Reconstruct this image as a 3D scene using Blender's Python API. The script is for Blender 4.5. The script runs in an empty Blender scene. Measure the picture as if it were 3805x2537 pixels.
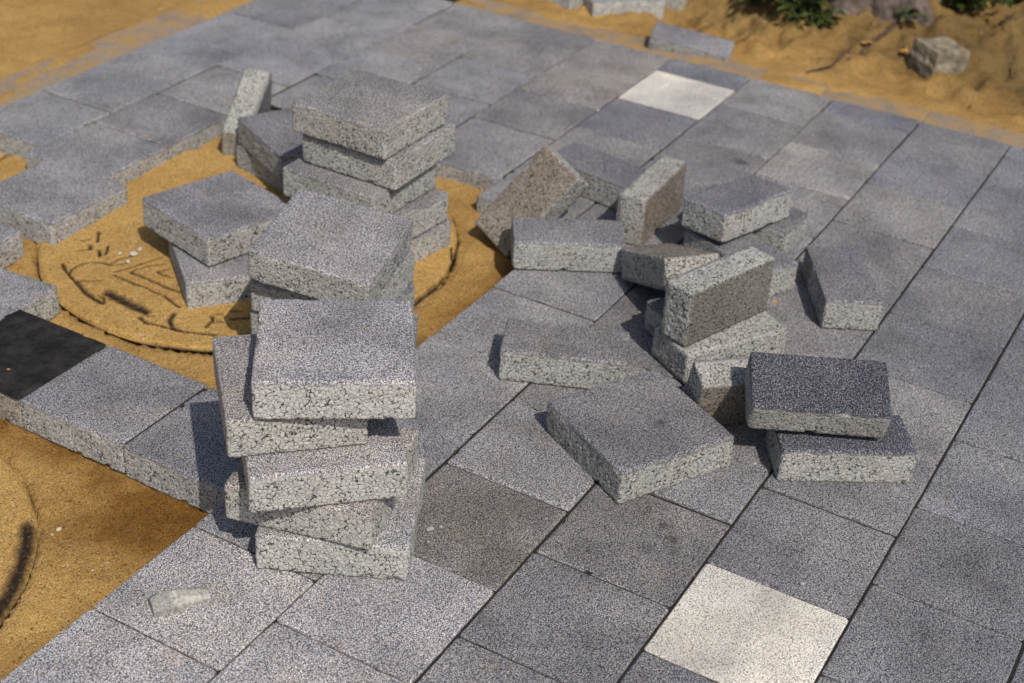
import bpy, bmesh, math, random
import numpy as np
from mathutils import Matrix, Vector

U = 0.2                      # one paving module (a 20 cm paver) in metres
R = math.radians
rng = np.random.default_rng(7)
random.seed(7)
sc = bpy.context.scene
COL = sc.collection

# ------------------------------------------------------------ camera, sky, sun, exposure
cam_d = bpy.data.cameras.new('camera')
cam = bpy.data.objects.new('camera', cam_d)
COL.objects.link(cam)
c_r = (0.49697539, -0.86582555, 0.05797916)
c_u = (0.43387652, 0.30579233, 0.84749172)
c_f = (0.75150957, 0.39602673, -0.52763264)
mw = Matrix(((c_r[0], c_u[0], -c_f[0], -4.87105413 * U), (c_r[1], c_u[1], -c_f[1], -5.34669913 * U),
             (c_r[2], c_u[2], -c_f[2], 6.33165478 * U), (0, 0, 0, 1)))
cam.matrix_world = mw
cam_d.sensor_width = 36.0
cam_d.lens = 36.0 * 1.45816
cam_d.clip_start = 0.02
cam_d.clip_end = 3000
cam_d.dof.use_dof = True
cam_d.dof.focus_distance = 9.75 * U
cam_d.dof.aperture_fstop = 5.0
cam_d.dof.aperture_blades = 9
sc.camera = cam

SUN_AZ, SUN_EL = R(-127), R(50)
world = bpy.data.worlds.new('World')
sc.world = world
world.use_nodes = True
wn = world.node_tree
bg = wn.nodes['Background']
sky = wn.nodes.new('ShaderNodeTexSky')
sky.sky_type = 'NISHITA'
sky.sun_disc = False
sky.sun_elevation = SUN_EL
sky.sun_rotation = math.pi / 2 - SUN_AZ
sky.dust_density = 2.5
sky.air_density = 1.0
wn.links.new(sky.outputs[0], bg.inputs[0])
bg.inputs[1].default_value = 0.088
sun_d = bpy.data.lights.new('sun', 'SUN')
sun_d.energy = 3.4
sun_d.angle = R(0.55)
sun_d.color = (1.0, 0.94, 0.86)
sun = bpy.data.objects.new('sun', sun_d)
COL.objects.link(sun)
sd = Vector((math.cos(SUN_AZ) * math.cos(SUN_EL), math.sin(SUN_AZ) * math.cos(SUN_EL), math.sin(SUN_EL)))
sun.rotation_euler = sd.to_track_quat('Z', 'Y').to_euler()
sun.location = (0, 0, 6)
sc.view_settings.view_transform = 'Standard'
sc.view_settings.look = 'None'
sc.view_settings.exposure = 0.0
sc.view_settings.gamma = 1.0
sc.view_settings.use_curve_mapping = False
try:
    sc.cycles.use_denoising = True
    sc.cycles.denoising_input_passes = 'RGB_ALBEDO_NORMAL'
    sc.cycles.denoising_prefilter = 'ACCURATE'
except Exception:
    pass

# ------------------------------------------------------------ node helper
class NT:
    def __init__(s, name):
        s.m = bpy.data.materials.new(name)
        s.m.use_nodes = True
        s.t = s.m.node_tree
        s.b = s.t.nodes['Principled BSDF']
        s.b.inputs['Roughness'].default_value = 0.9
        s.b.inputs['Specular IOR Level'].default_value = 0.25
    def n(s, typ, **k):
        nd = s.t.nodes.new('ShaderNode' + typ)
        for a, v in k.items():
            setattr(nd, a, v)
        return nd
    def set(s, nd, i, v):
        if hasattr(v, 'links') or hasattr(v, 'is_output'):
            s.t.links.new(v, nd.inputs[i])
        else:
            nd.inputs[i].default_value = v
    def math(s, op, a, b=0.0, c=0.0, clamp=False):
        nd = s.n('Math', operation=op, use_clamp=clamp)
        s.set(nd, 0, a); s.set(nd, 1, b); s.set(nd, 2, c)
        return nd.outputs[0]
    def vadd(s, a, b, op='ADD'):
        nd = s.n('VectorMath', operation=op)
        s.set(nd, 0, a); s.set(nd, 1, b)
        return nd.outputs[0]
    def noise(s, vec, scale, detail=2.0, rough=0.5, out='Fac'):
        nd = s.n('TexNoise')
        s.t.links.new(vec, nd.inputs['Vector'])
        nd.inputs['Scale'].default_value = scale
        nd.inputs['Detail'].default_value = detail
        nd.inputs['Roughness'].default_value = rough
        return nd.outputs[out]
    def voro(s, vec, scale, feature='F1', rnd=1.0):
        nd = s.n('TexVoronoi', feature=feature)
        s.t.links.new(vec, nd.inputs['Vector'])
        nd.inputs['Scale'].default_value = scale
        nd.inputs['Randomness'].default_value = rnd
        return nd
    def ramp(s, fac, stops, interp='LINEAR'):
        nd = s.n('ValToRGB')
        nd.color_ramp.interpolation = interp
        el = nd.color_ramp.elements
        while len(el) < len(stops):
            el.new(0.5)
        for e, (p, c) in zip(el, stops):
            e.position = p
            e.color = (c, c, c, 1) if isinstance(c, (int, float)) else (*c, 1)
        s.t.links.new(fac, nd.inputs[0])
        return nd.outputs[0]
    def mix(s, fac, a, b, blend='MIX'):
        nd = s.n('Mix', data_type='RGBA', blend_type=blend)
        s.set(nd, 0, fac)
        for i, v in ((6, a), (7, b)):
            if isinstance(v, tuple) and len(v) == 3:
                v = (*v, 1)
            s.set(nd, i, v)
        return nd.outputs[2]
    def map(s, v, a, b, c=0.0, d=1.0):
        nd = s.n('MapRange')
        s.set(nd, 0, v)
        for i, x in enumerate((a, b, c, d)):
            nd.inputs[i + 1].default_value = x
        return nd.outputs[0]
    def bump(s, h, strength, dist, normal=None):
        nd = s.n('Bump')
        nd.inputs['Strength'].default_value = strength
        nd.inputs['Distance'].default_value = dist
        s.t.links.new(h, nd.inputs['Height'])
        if normal is not None:
            s.t.links.new(normal, nd.inputs['Normal'])
        return nd.outputs[0]

def concrete(name, dark, mid, light, core=(0.47, 0.468, 0.445), core_dark=(0.045, 0.045, 0.040),
             stain=0.35, speck=(0.36, 0.50, 0.64), face_ochre=(0.36, 0.24, 0.10), rust=0.0, sand=0.0, warmth=0.16, under=(0.44, 0.425, 0.40), dusty=0.0):
    """Two-layer concrete: a fine washed facing on top, coarse no-fines core beneath."""
    m = NT(name)
    oi = m.n('ObjectInfo')
    tc = m.n('TexCoord').outputs['Object']
    off = m.n('VectorMath', operation='MULTIPLY')
    comb = m.n('CombineXYZ')
    m.set(comb, 0, oi.outputs['Random']); m.set(comb, 1, oi.outputs['Random']); m.set(comb, 2, 0.0)
    m.set(off, 0, comb.outputs[0]); off.inputs[1].default_value = (37.0, 91.0, 0.0)
    P = m.vadd(tc, off.outputs[0])
    # --- facing
    v1 = m.voro(P, 680.0)
    n1 = m.noise(P, 950.0, 3.0, 0.7)
    n2 = m.noise(P, 380.0, 3.0, 0.65)
    spk = m.math('ADD', m.math('MULTIPLY', m.math('SUBTRACT', 1.0, v1.outputs['Distance']), 0.35),
                 m.math('ADD', m.math('MULTIPLY', n1, 0.85), m.math('MULTIPLY', n2, 0.55)))
    spk = m.map(spk, 0.62, 1.28)
    face = m.ramp(spk, [(speck[0], dark), (speck[1], mid), (speck[2], light)])
    cellv = m.voro(P, 330.0)
    warm = m.ramp(m.math('FRACT', m.math('MULTIPLY', cellv.outputs['Color'], 3.7)), [(0.86, 0.0), (0.93, 1.0)])
    face = m.mix(m.math('MULTIPLY', warm, warmth), face, (0.50, 0.36, 0.24))
    big = m.noise(P, 9.0, 4.0, 0.55)
    gp = m.n('NewGeometry').outputs['Position']
    dust = m.noise(gp, 3.4, 4.0, 0.6)  # broad soft patches: dappled tree light painted into the facing colour
    face = m.mix(1.0, face, m.ramp(dust, [(0.34, (0.80, 0.81, 0.84)), (0.5, (1.0, 1.0, 1.0)), (0.66, (1.22, 1.19, 1.13))]), 'MULTIPLY')
    face = m.mix(1.0, face, m.ramp(big, [(0.30, 0.74), (0.5, 1.0), (0.72, 1.22)]), 'MULTIPLY')
    st = m.noise(P, 16.0, 5.0, 0.65)
    stm = m.math('MULTIPLY', m.ramp(st, [(0.56, 0.0), (0.74, 1.0)]), stain)
    face = m.mix(stm, face, m.mix(0.5, face, face_ochre))
    pale = m.math('MULTIPLY', m.ramp(m.noise(P, 23.0, 4.0, 0.6), [(0.66, 0.0), (0.80, 1.0)]), 0.35)
    face = m.mix(pale, face, light)
    blot = m.ramp(m.noise(gp, 55.0, 3.0, 0.55), [(0.735, 0.0), (0.79, 1.0)])
    face = m.mix(m.math('MULTIPLY', blot, min(1.0, stain * 2.0)), face, (0.46, 0.31, 0.12))
    if dusty > 0:
        dm = m.math('MULTIPLY', m.ramp(m.noise(P, 28.0, 6.0, 0.75), [(0.42, 0.0), (0.70, 1.0)]), dusty)
        face = m.mix(dm, face, (0.16, 0.145, 0.13))
    # --- core
    warp = m.n('TexNoise'); warp.inputs['Scale'].default_value = 160.0; m.t.links.new(P, warp.inputs['Vector'])
    wv = m.n('VectorMath', operation='SCALE'); m.set(wv, 0, m.vadd(warp.outputs['Color'], (0.5, 0.5, 0.5), 'SUBTRACT'))
    wv.inputs['Scale'].default_value = 0.0068
    Q = m.vadd(P, wv.outputs[0])
    ve = m.voro(Q, 172.0, 'DISTANCE_TO_EDGE')
    vc = m.voro(Q, 172.0, 'F1')
    thin = m.math('ADD', m.math('MULTIPLY', m.noise(P, 235.0, 2.0, 0.6), 0.68), m.math('MULTIPLY', m.noise(P, 60.0, 2.0, 0.6), 0.32))
    width = m.map(thin, 0.46, 0.62, -0.03, 0.17)
    crev = m.math('DIVIDE', ve.outputs['Distance'], m.math('MAXIMUM', width, 0.004))
    crev = m.ramp(crev, [(0.40, 0.0), (0.95, 1.0)])
    pit = m.ramp(m.noise(P, 210.0, 2.0, 0.6), [(0.31, 0.0), (0.35, 1.0)])
    crev = m.math('MULTIPLY', crev, pit)
    cellc = m.map(m.math('FRACT', m.math('MULTIPLY', vc.outputs['Color'], 7.3)), 0.0, 1.0, 0.90, 1.06)
    coreC = m.mix(1.0, core, cellc, 'MULTIPLY')
    coreC = m.mix(1.0, coreC, m.ramp(n1, [(0.3, 0.82), (0.7, 1.12)]), 'MULTIPLY')
    coreC = m.mix(1.0, coreC, m.ramp(m.noise(P, 14.0, 3.0, 0.6), [(0.3, 0.86), (0.7, 1.08)]), 'MULTIPLY')
    coreC = m.mix(crev, core_dark, coreC)
    brn = m.ramp(m.noise(P, 11.0, 4.0, 0.6), [(0.52, 0.0), (0.75, 1.0)])
    coreC = m.mix(m.math('ADD', m.math('MULTIPLY', brn, 0.22), rust), coreC, m.mix(1.0, coreC, (0.80, 0.50, 0.28), 'MULTIPLY'))
    # --- which layer: the facing is about a centimetre thick at the top
    sep = m.n('SeparateXYZ'); m.t.links.new(tc, sep.inputs[0])
    zz = m.math('ADD', sep.outputs[2], m.map(m.noise(P, 40.0, 3.0, 0.6), 0.3, 0.7, -0.0030, 0.0030))
    lay = m.map(zz, -0.0085, -0.0050)
    # below the face itself the facing is greyer and smoother
    sidef = m.map(sep.outputs[2], -0.006, -0.002)
    coat = m.mix(0.45, face, (0.24, 0.235, 0.22))
    faceall = m.mix(sidef, coat, face)
    colr = m.mix(lay, coreC, faceall)
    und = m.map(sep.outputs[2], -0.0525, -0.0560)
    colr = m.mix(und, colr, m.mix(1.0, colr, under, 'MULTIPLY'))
    sm_ = m.n('Attribute', attribute_name='smudge')
    sn = m.ramp(m.noise(P, 120.0, 5.0, 0.75), [(0.3, 0.15), (0.62, 1.0)])
    colr = m.mix(m.math('MULTIPLY', sm_.outputs['Fac'], sn, clamp=True), colr, (0.042, 0.034, 0.024))
    if sand > 0:
        sm = m.ramp(m.noise(P, 18.0, 5.0, 0.7), [(0.62 - 0.3 * sand, 0.0 + 0.6 * sand), (0.75 - 0.2 * sand, 1.0)])
        sg = m.mix(m.ramp(n1, [(0.35, 0.0), (0.65, 1.0)]), (0.26, 0.155, 0.055), (0.50, 0.32, 0.12))
        top = m.map(sep.outputs[2], -0.02, -0.006)
        colr = m.mix(m.math('MULTIPLY', sm, top), colr, sg)
    soft = m.mix(0.35, (1.0, 1.0, 1.0), oi.outputs['Color'])
    colr = m.mix(1.0, colr, m.mix(lay, soft, oi.outputs['Color']), 'MULTIPLY')
    m.t.links.new(colr, m.b.inputs['Base Color'])
    hf = m.math('MULTIPLY', spk, 0.0007)
    dome = m.ramp(ve.outputs['Distance'], [(0.0, 0.25), (0.08, 0.8), (0.25, 1.0)])
    hc = m.math('MULTIPLY', m.math('MULTIPLY', dome, m.math('ADD', m.math('MULTIPLY', crev, 0.7), 0.3)), 0.0016)
    hc = m.math('ADD', hc, m.math('MULTIPLY', n2, 0.0008))
    hh = m.n('Mix', data_type='FLOAT'); m.set(hh, 0, lay); m.set(hh, 2, hc); m.set(hh, 3, hf)
    m.t.links.new(m.bump(hh.outputs[0], 0.85, 1.0), m.b.inputs['Normal'])
    return m.m

GREY = dict(dark=(0.052, 0.052, 0.062), mid=(0.395, 0.390, 0.400), light=(0.61, 0.60, 0.595), speck=(0.33, 0.47, 0.68))
M = {}
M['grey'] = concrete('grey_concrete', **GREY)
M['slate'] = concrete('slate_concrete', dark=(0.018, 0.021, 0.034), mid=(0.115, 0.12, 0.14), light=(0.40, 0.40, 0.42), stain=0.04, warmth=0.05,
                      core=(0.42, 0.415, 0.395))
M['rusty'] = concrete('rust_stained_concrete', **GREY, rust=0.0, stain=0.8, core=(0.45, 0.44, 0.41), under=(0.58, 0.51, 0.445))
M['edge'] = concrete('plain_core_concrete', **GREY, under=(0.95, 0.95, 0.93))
M['white'] = concrete('white_concrete', dark=(0.16, 0.145, 0.13), mid=(0.69, 0.66, 0.60), light=(0.82, 0.79, 0.73), stain=0.25,
                      speck=(0.22, 0.36, 0.55), face_ochre=(0.6, 0.42, 0.22))
M['black'] = concrete('black_concrete', dark=(0.006, 0.006, 0.007), mid=(0.021, 0.020, 0.0205), light=(0.16, 0.145, 0.135), stain=0.02, warmth=0.015,
                      speck=(0.40, 0.60, 0.90), dusty=0.22, core=(0.40, 0.37, 0.32))
M['sandy'] = concrete('sand_dusted_concrete', **GREY, sand=0.62)

def sandmat(name, base=(0.61, 0.395, 0.135), lo=(0.24, 0.130, 0.036), groove=False, rough=False):
    m = NT(name)
    P = m.n('TexCoord').outputs['Object']
    g1 = m.noise(P, 520.0, 3.0, 0.75)
    g2 = m.voro(P, 420.0)
    c = m.mix(m.ramp(g1, [(0.38, 0.0), (0.60, 1.0)]), lo, base)
    gr = m.math('FRACT', m.math('MULTIPLY', g2.outputs['Color'], 5.1))
    c = m.mix(m.ramp(gr, [(0.93, 0.0), (0.98, 0.6)]), c, (0.66, 0.49, 0.27))
    c = m.mix(m.ramp(gr, [(0.02, 0.75), (0.08, 0.0)]), c, (0.10, 0.062, 0.03))
    damp = m.ramp(m.noise(P, 5.2, 5.0, 0.62), [(0.44, 0.0), (0.66, 1.0)])
    c = m.mix(m.math('MULTIPLY', damp, 0.42), c, m.mix(1.0, c, (0.55, 0.45, 0.33), 'MULTIPLY'))
    c = m.mix(m.math('MULTIPLY', m.ramp(m.noise(P, 34.0, 4.0, 0.7), [(0.58, 0.0), (0.72, 1.0)]), 0.4), c,
              m.mix(1.0, c, (0.6, 0.52, 0.42), 'MULTIPLY'))
    if rough:
        c = m.mix(m.math('MULTIPLY', m.ramp(m.noise(P, 2.3, 4.0, 0.6), [(0.40, 0.0), (0.62, 1.0)]), 0.55), c,
                  m.mix(1.0, c, (0.62, 0.58, 0.56), 'MULTIPLY'))
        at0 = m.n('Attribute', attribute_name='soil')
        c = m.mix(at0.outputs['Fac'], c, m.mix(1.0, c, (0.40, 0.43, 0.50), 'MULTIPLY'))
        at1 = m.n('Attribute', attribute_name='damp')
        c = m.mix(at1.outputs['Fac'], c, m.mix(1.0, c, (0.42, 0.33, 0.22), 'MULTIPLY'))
    h = m.math('ADD', m.math('MULTIPLY', g1, 0.0011), m.math('ADD', m.math('MULTIPLY', m.noise(P, 150.0, 3.0, 0.6), 0.0026), m.math('MULTIPLY', m.noise(P, 42.0, 4.0, 0.65), 0.0055)))
    if groove:
        at = m.n('Attribute', attribute_name='groove')
        gm = m.math('MULTIPLY', at.outputs['Fac'], m.ramp(m.noise(P, 130.0, 3.0, 0.7), [(0.25, 0.70), (0.5, 1.0)]), clamp=True)
        c = m.mix(gm, c, (0.026, 0.017, 0.012))
    m.t.links.new(c, m.b.inputs['Base Color'])
    m.b.inputs['Roughness'].default_value = 0.95
    m.b.inputs['Specular IOR Level'].default_value = 0.15
    m.t.links.new(m.bump(h, 0.8, 1.0), m.b.inputs['Normal'])
    return m.m
M['sand'] = sandmat('building_sand', rough=True)
M['cover'] = sandmat('sand_on_iron_cover', groove=True)

def simple(name, c1, c2, scale, bump=0.001, rough=0.85, detail=5.0):
    m = NT(name)
    P = m.n('TexCoord').outputs['Object']
    n = m.noise(P, scale, detail, 0.65)
    m.t.links.new(m.ramp(n, [(0.32, c1), (0.68, c2)]), m.b.inputs['Base Color'])
    m.b.inputs['Roughness'].default_value = rough
    m.t.links.new(m.bump(m.math('MULTIPLY', n, bump), 1.0, 1.0), m.b.inputs['Normal'])
    return m.m
M['bed'] = simple('bedding_grit', (0.016, 0.014, 0.012), (0.035, 0.03, 0.024), 300)
M['grit'] = simple('grit', (0.13, 0.09, 0.05), (0.52, 0.44, 0.33), 40, 0.0003)
M['bark'] = simple('bark', (0.045, 0.034, 0.027), (0.22, 0.17, 0.145), 38, 0.012)
M['twig'] = simple('twig', (0.05, 0.03, 0.02), (0.13, 0.08, 0.055), 60, 0.001)
M['leaf'] = simple('leaf', (0.022, 0.040, 0.008), (0.062, 0.085, 0.018), 25, 0.0004, 0.55)
M['dryleaf'] = simple('dry_leaf', (0.40, 0.20, 0.05), (0.62, 0.34, 0.09), 90, 0.0004, 0.6)
M['stone'] = simple('weathered_stone', (0.10, 0.082, 0.055), (0.34, 0.30, 0.22), 26, 0.004)
M['chip'] = simple('concrete_chip', (0.20, 0.195, 0.175), (0.56, 0.54, 0.49), 240, 0.0016)
M['nose'] = simple('fragment_face', (0.14, 0.138, 0.128), (0.40, 0.395, 0.37), 420, 0.0006)
M['pebble'] = simple('pebble', (0.34, 0.31, 0.26), (0.62, 0.58, 0.52), 120, 0.0006)

# ------------------------------------------------------------ mesh helpers
def link(o, parent=None):
    COL.objects.link(o)
    if parent is not None:
        o.parent = parent
    return o

def tag(o, label=None, cat=None, group=None, kind=None):
    for k, v in (('label', label), ('category', cat), ('group', group), ('kind', kind)):
        if v:
            o[k] = v
    return o

def mesh(name, verts, faces, mat, smooth=False):
    me = bpy.data.meshes.new(name)
    me.from_pydata([tuple(v) for v in verts], [], [tuple(f) for f in faces])
    me.materials.append(mat)
    if smooth:
        me.polygons.foreach_set('use_smooth', [True] * len(me.polygons))
    me.update()
    return me

def grid_mesh(name, X, Y, Z, mat, keep=None, attr=None):
    """X, Y, Z: (n, m) arrays in metres -> one sheet."""
    n, mm = X.shape
    co = np.stack([X, Y, Z], -1).reshape(-1, 3)
    idx = np.arange(n * mm).reshape(n, mm)
    q = np.stack([idx[:-1, :-1], idx[1:, :-1], idx[1:, 1:], idx[:-1, 1:]], -1).reshape(-1, 4)
    if keep is not None:
        k = keep.reshape(-1)
        q = q[k[q].all(1)]
        used = np.zeros(n * mm, bool); used[q.reshape(-1)] = True
        remap = np.cumsum(used) - 1
        co = co[used]; q = remap[q]
        if attr:
            attr = {a: v.reshape(-1)[used] for a, v in attr.items()}
    me = bpy.data.meshes.new(name)
    me.vertices.add(len(co)); me.vertices.foreach_set('co', co.reshape(-1))
    me.loops.add(q.size); me.loops.foreach_set('vertex_index', q.reshape(-1))
    me.polygons.add(len(q)); me.polygons.foreach_set('loop_start', np.arange(0, q.size, 4))
    me.polygons.foreach_set('use_smooth', np.ones(len(q), bool))
    me.update(calc_edges=True)
    me.materials.append(mat)
    if attr:
        for a, v in attr.items():
            at = me.attributes.new(a, 'FLOAT', 'POINT')
            at.data.foreach_set('value', v.reshape(-1).astype(np.float32))
    return me

def hash3(i, j, k, s=0):
    h = (i * 73856093) ^ (j * 19349663) ^ (k * 83492791) ^ (s * 2654435761)
    h = (h ^ (h >> 13)) * 1274126177 & 0x7fffffff
    return ((h ^ (h >> 16)) & 0xffff) / 65535.0

def cells(P, size, seed):
    """F1, F2 of a jittered-cell pattern at points P (N,3)."""
    p = P / size
    b = np.floor(p).astype(np.int64)
    best = np.full(len(P), 9.0); sec = np.full(len(P), 9.0)
    for dx in (-1, 0, 1):
        for dy in (-1, 0, 1):
            for dz in (-1, 0, 1):
                c = b + (dx, dy, dz)
                q = np.stack([hash3(c[:, 0], c[:, 1], c[:, 2], seed + t) for t in (1, 2, 3)], -1) + c
                d = np.linalg.norm(q - p, axis=1)
                sec = np.minimum(sec, np.maximum(best, d)); best = np.minimum(best, d)
    return best, sec

def vnoise(x, y, seed=0):
    """smooth value noise, arrays in cell units."""
    i = np.floor(x).astype(np.int64); j = np.floor(y).astype(np.int64)
    fx = x - i; fy = y - j
    fx = fx * fx * (3 - 2 * fx); fy = fy * fy * (3 - 2 * fy)
    h = lambda a, b: hash3(a, b, a * 0 + seed, seed)
    return (h(i, j) * (1 - fx) * (1 - fy) + h(i + 1, j) * fx * (1 - fy) + h(i, j + 1) * (1 - fx) * fy + h(i + 1, j + 1) * fx * fy)

def fbm(x, y, seed=0, o=4):
    s = 0; a = 0.5
    for k in range(o):
        s = s + a * vnoise(x, y, seed + k * 17); a *= 0.5; x = x * 2.03 + 3.1; y = y * 2.03 + 7.7
    return s

# ------------------------------------------------------------ detailed paver block (origin at centre of its top face)
def block_mesh(name, L, W, T, seed, mat, step=0.0130):
    nx, ny, nz = max(2, round(L / step)), max(2, round(W / step)), max(2, round(T / step))
    V = {}; vs = []; fs = []
    def vid(i, j, k):
        key = (i, j, k)
        if key not in V:
            V[key] = len(vs); vs.append((i / nx * L - L / 2, j / ny * W - W / 2, k / nz * T - T))
        return V[key]
    for i in range(nx):
        for j in range(ny):
            fs.append((vid(i, j, nz), vid(i + 1, j, nz), vid(i + 1, j + 1, nz), vid(i, j + 1, nz)))
            fs.append((vid(i, j + 1, 0), vid(i + 1, j + 1, 0), vid(i + 1, j, 0), vid(i, j, 0)))
    for k in range(nz):
        for i in range(nx):
            fs.append((vid(i, 0, k), vid(i + 1, 0, k), vid(i + 1, 0, k + 1), vid(i, 0, k + 1)))
            fs.append((vid(i + 1, ny, k), vid(i, ny, k), vid(i, ny, k + 1), vid(i + 1, ny, k + 1)))
        for j in range(ny):
            fs.append((vid(0, j + 1, k), vid(0, j, k), vid(0, j, k + 1), vid(0, j + 1, k + 1)))
            fs.append((vid(nx, j, k), vid(nx, j + 1, k), vid(nx, j + 1, k + 1), vid(nx, j, k + 1)))
    P = np.array(vs, float)
    h = np.array([L / 2, W / 2, T / 2]); C = np.array([0, 0, -T / 2])
    Q = P - C
    rad = 0.022
    inner = np.clip(Q, -(h - rad), h - rad)
    d = Q - inner
    ln = np.linalg.norm(d, axis=1); ln[ln == 0] = 1
    nrm = d / ln[:, None]
    flat = np.abs(Q) > (h - 1e-6)
    rounded = (flat.sum(1) >= 1)
    # near an edge/corner the clamp direction rounds it; elsewhere normal is the face normal
    Q = inner + nrm * rad
    S = Q + C
    s3 = S + seed * 3.17
    f1, f2 = cells(s3, 0.033, seed)
    f1b, _ = cells(s3 + 5.0, 0.014, seed + 40)
    side = np.clip((-0.030 + 0.012 * (f2 - f1) - S[:, 2]) / 0.02, 0, 1)     # 0 on facing, 1 on core
    grain = (0.55 - f1) * 0.007 - np.clip(0.14 - (f2 - f1), 0, 1) * 0.022
    grain += (0.5 - f1b) * 0.004
    lump = (vnoise(S[:, 0] * 3 + S[:, 2] * 5 + seed, S[:, 1] * 3 + seed) - 0.5) * 0.007
    disp = side * (grain + lump) + (1 - side) * (0.5 - f1b) * 0.0028
    # broken arrises
    edge = (np.abs(Q) > (h - 0.03)).sum(1) >= 2
    bite = np.clip(vnoise(S[:, 0] * 11 + seed * 2.3, S[:, 1] * 11 - seed + S[:, 2] * 9) - 0.80, 0, 1) * 0.10
    disp = disp - edge * bite
    # a shallow spacer seam in the middle of each side
    seam = np.exp(-(np.minimum(np.where(np.abs(Q[:, 1]) > h[1] - 0.02, np.abs(Q[:, 0]), 9),
                               np.where(np.abs(Q[:, 0]) > h[0] - 0.02, np.abs(Q[:, 1]), 9)) / 0.007) ** 2) * side
    disp = disp - 0.006 * seam
    S = S + nrm * disp[:, None]
    me = bpy.data.meshes.new(name)
    q = np.array(fs)
    me.vertices.add(len(S)); me.vertices.foreach_set('co', (S * U).reshape(-1))
    me.loops.add(q.size); me.loops.foreach_set('vertex_index', q.reshape(-1))
    me.polygons.add(len(q)); me.polygons.foreach_set('loop_start', np.arange(0, q.size, 4))
    me.polygons.foreach_set('use_smooth', np.ones(len(q), bool))
    me.update(calc_edges=True)
    me.materials.append(mat)
    return me

T = 0.28
_cache = {}
def block(kind, L, W, var, mat):
    key = (kind, var, mat)
    if key not in _cache:
        base = (kind, var)
        if base not in _cache:
            _cache[base] = block_mesh('paver_block', L, W, T, 11 + var * 7 + (50 if kind != 'full' else 0) + int(L * 100), M[mat])
            _cache[key] = _cache[base]
        else:
            me = _cache[base].copy(); me.materials.clear(); me.materials.append(M[mat]); _cache[key] = me
    return _cache[key]

def RZYX(yaw, a, b):
    return Matrix.Rotation(R(yaw), 4, 'Z') @ Matrix.Rotation(R(b), 4, 'Y') @ Matrix.Rotation(R(a), 4, 'X')

LOOSE = []
def loose(pos, yaw, label, group, shape='full', a=0, b=0, mode='up', var=0, mat='grey', tint=(1, 1, 1), L=None, W=None, spin=0):
    """pos = centre of the upper side as it lies; mode tells which side the smooth facing looks to."""
    if shape == 'full': l, w = 0.975, 0.975
    else: l, w = 0.485, 0.975
    if L: l = L
    if W: w = W
    kind = 'full' if (L is None and W is None and shape == 'full') else ('half' if (L is None and W is None) else 'cut%.2f_%.2f' % (l, w))
    me = block(kind, l, w, var, mat)
    o = bpy.data.objects.new('loose_paver', me)
    link(o)
    base = Matrix.Translation(Vector(pos) * U) @ RZYX(yaw, a, b)
    if mode == 'up': loc = Matrix.Rotation(R(spin), 4, 'Z')
    elif mode == 'down': loc = Matrix.Translation((0, 0, -T * U)) @ Matrix.Rotation(math.pi, 4, 'X')
    elif mode == '+x': loc = Matrix.Translation((T / 2 * U, 0, -l / 2 * U)) @ Matrix.Rotation(math.pi / 2, 4, 'Y')
    elif mode == '-x': loc = Matrix.Translation((-T / 2 * U, 0, -l / 2 * U)) @ Matrix.Rotation(-math.pi / 2, 4, 'Y')
    elif mode == '+y': loc = Matrix.Translation((0, T / 2 * U, -l / 2 * U)) @ Matrix.Rotation(-math.pi / 2, 4, 'X') @ Matrix.Rotation(math.pi / 2, 4, 'Z')
    o.matrix_world = base @ loc
    o.color = (*tint, 1)
    tag(o, label, 'paver', group)
    LOOSE.append(o)
    return o

# ------------------------------------------------------------ ground: one sheet of sand to the horizon
COVER = [(4.63, 2.43, 1.92), (-0.721, 2.393, 1.90), (4.35, 7.25, 1.8)]     # x, y, radius in modules

def axis(segs, far):
    a = [segs[0][0]]
    for x0, x1, st in segs:
        n = round((x1 - x0) / st)
        a += list(np.linspace(x0, x1, n + 1)[1:])
    lo = []; x = segs[0][0]; st = segs[0][2]
    while x > -far:
        st *= 1.35; x -= st; lo.append(x)
    hi = []; x = a[-1]; st = segs[-1][2]
    while x < far:
        st *= 1.35; x += st; hi.append(x)
    return np.array(lo[::-1] + a + hi)
gx = axis([(-2.0, 7.0, 0.03), (7.0, 20.0, 0.045)], 1200)
gy = axis([(-6.0, 0.0, 0.06), (0.0, 5.4, 0.03), (5.4, 11.0, 0.06)], 1200)
GX, GY = np.meshgrid(gx, gy, indexing='ij')

def sstep(v, a, b):
    t = np.clip((v - a) / (b - a), 0, 1)
    return t * t * (3 - 2 * t)

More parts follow.
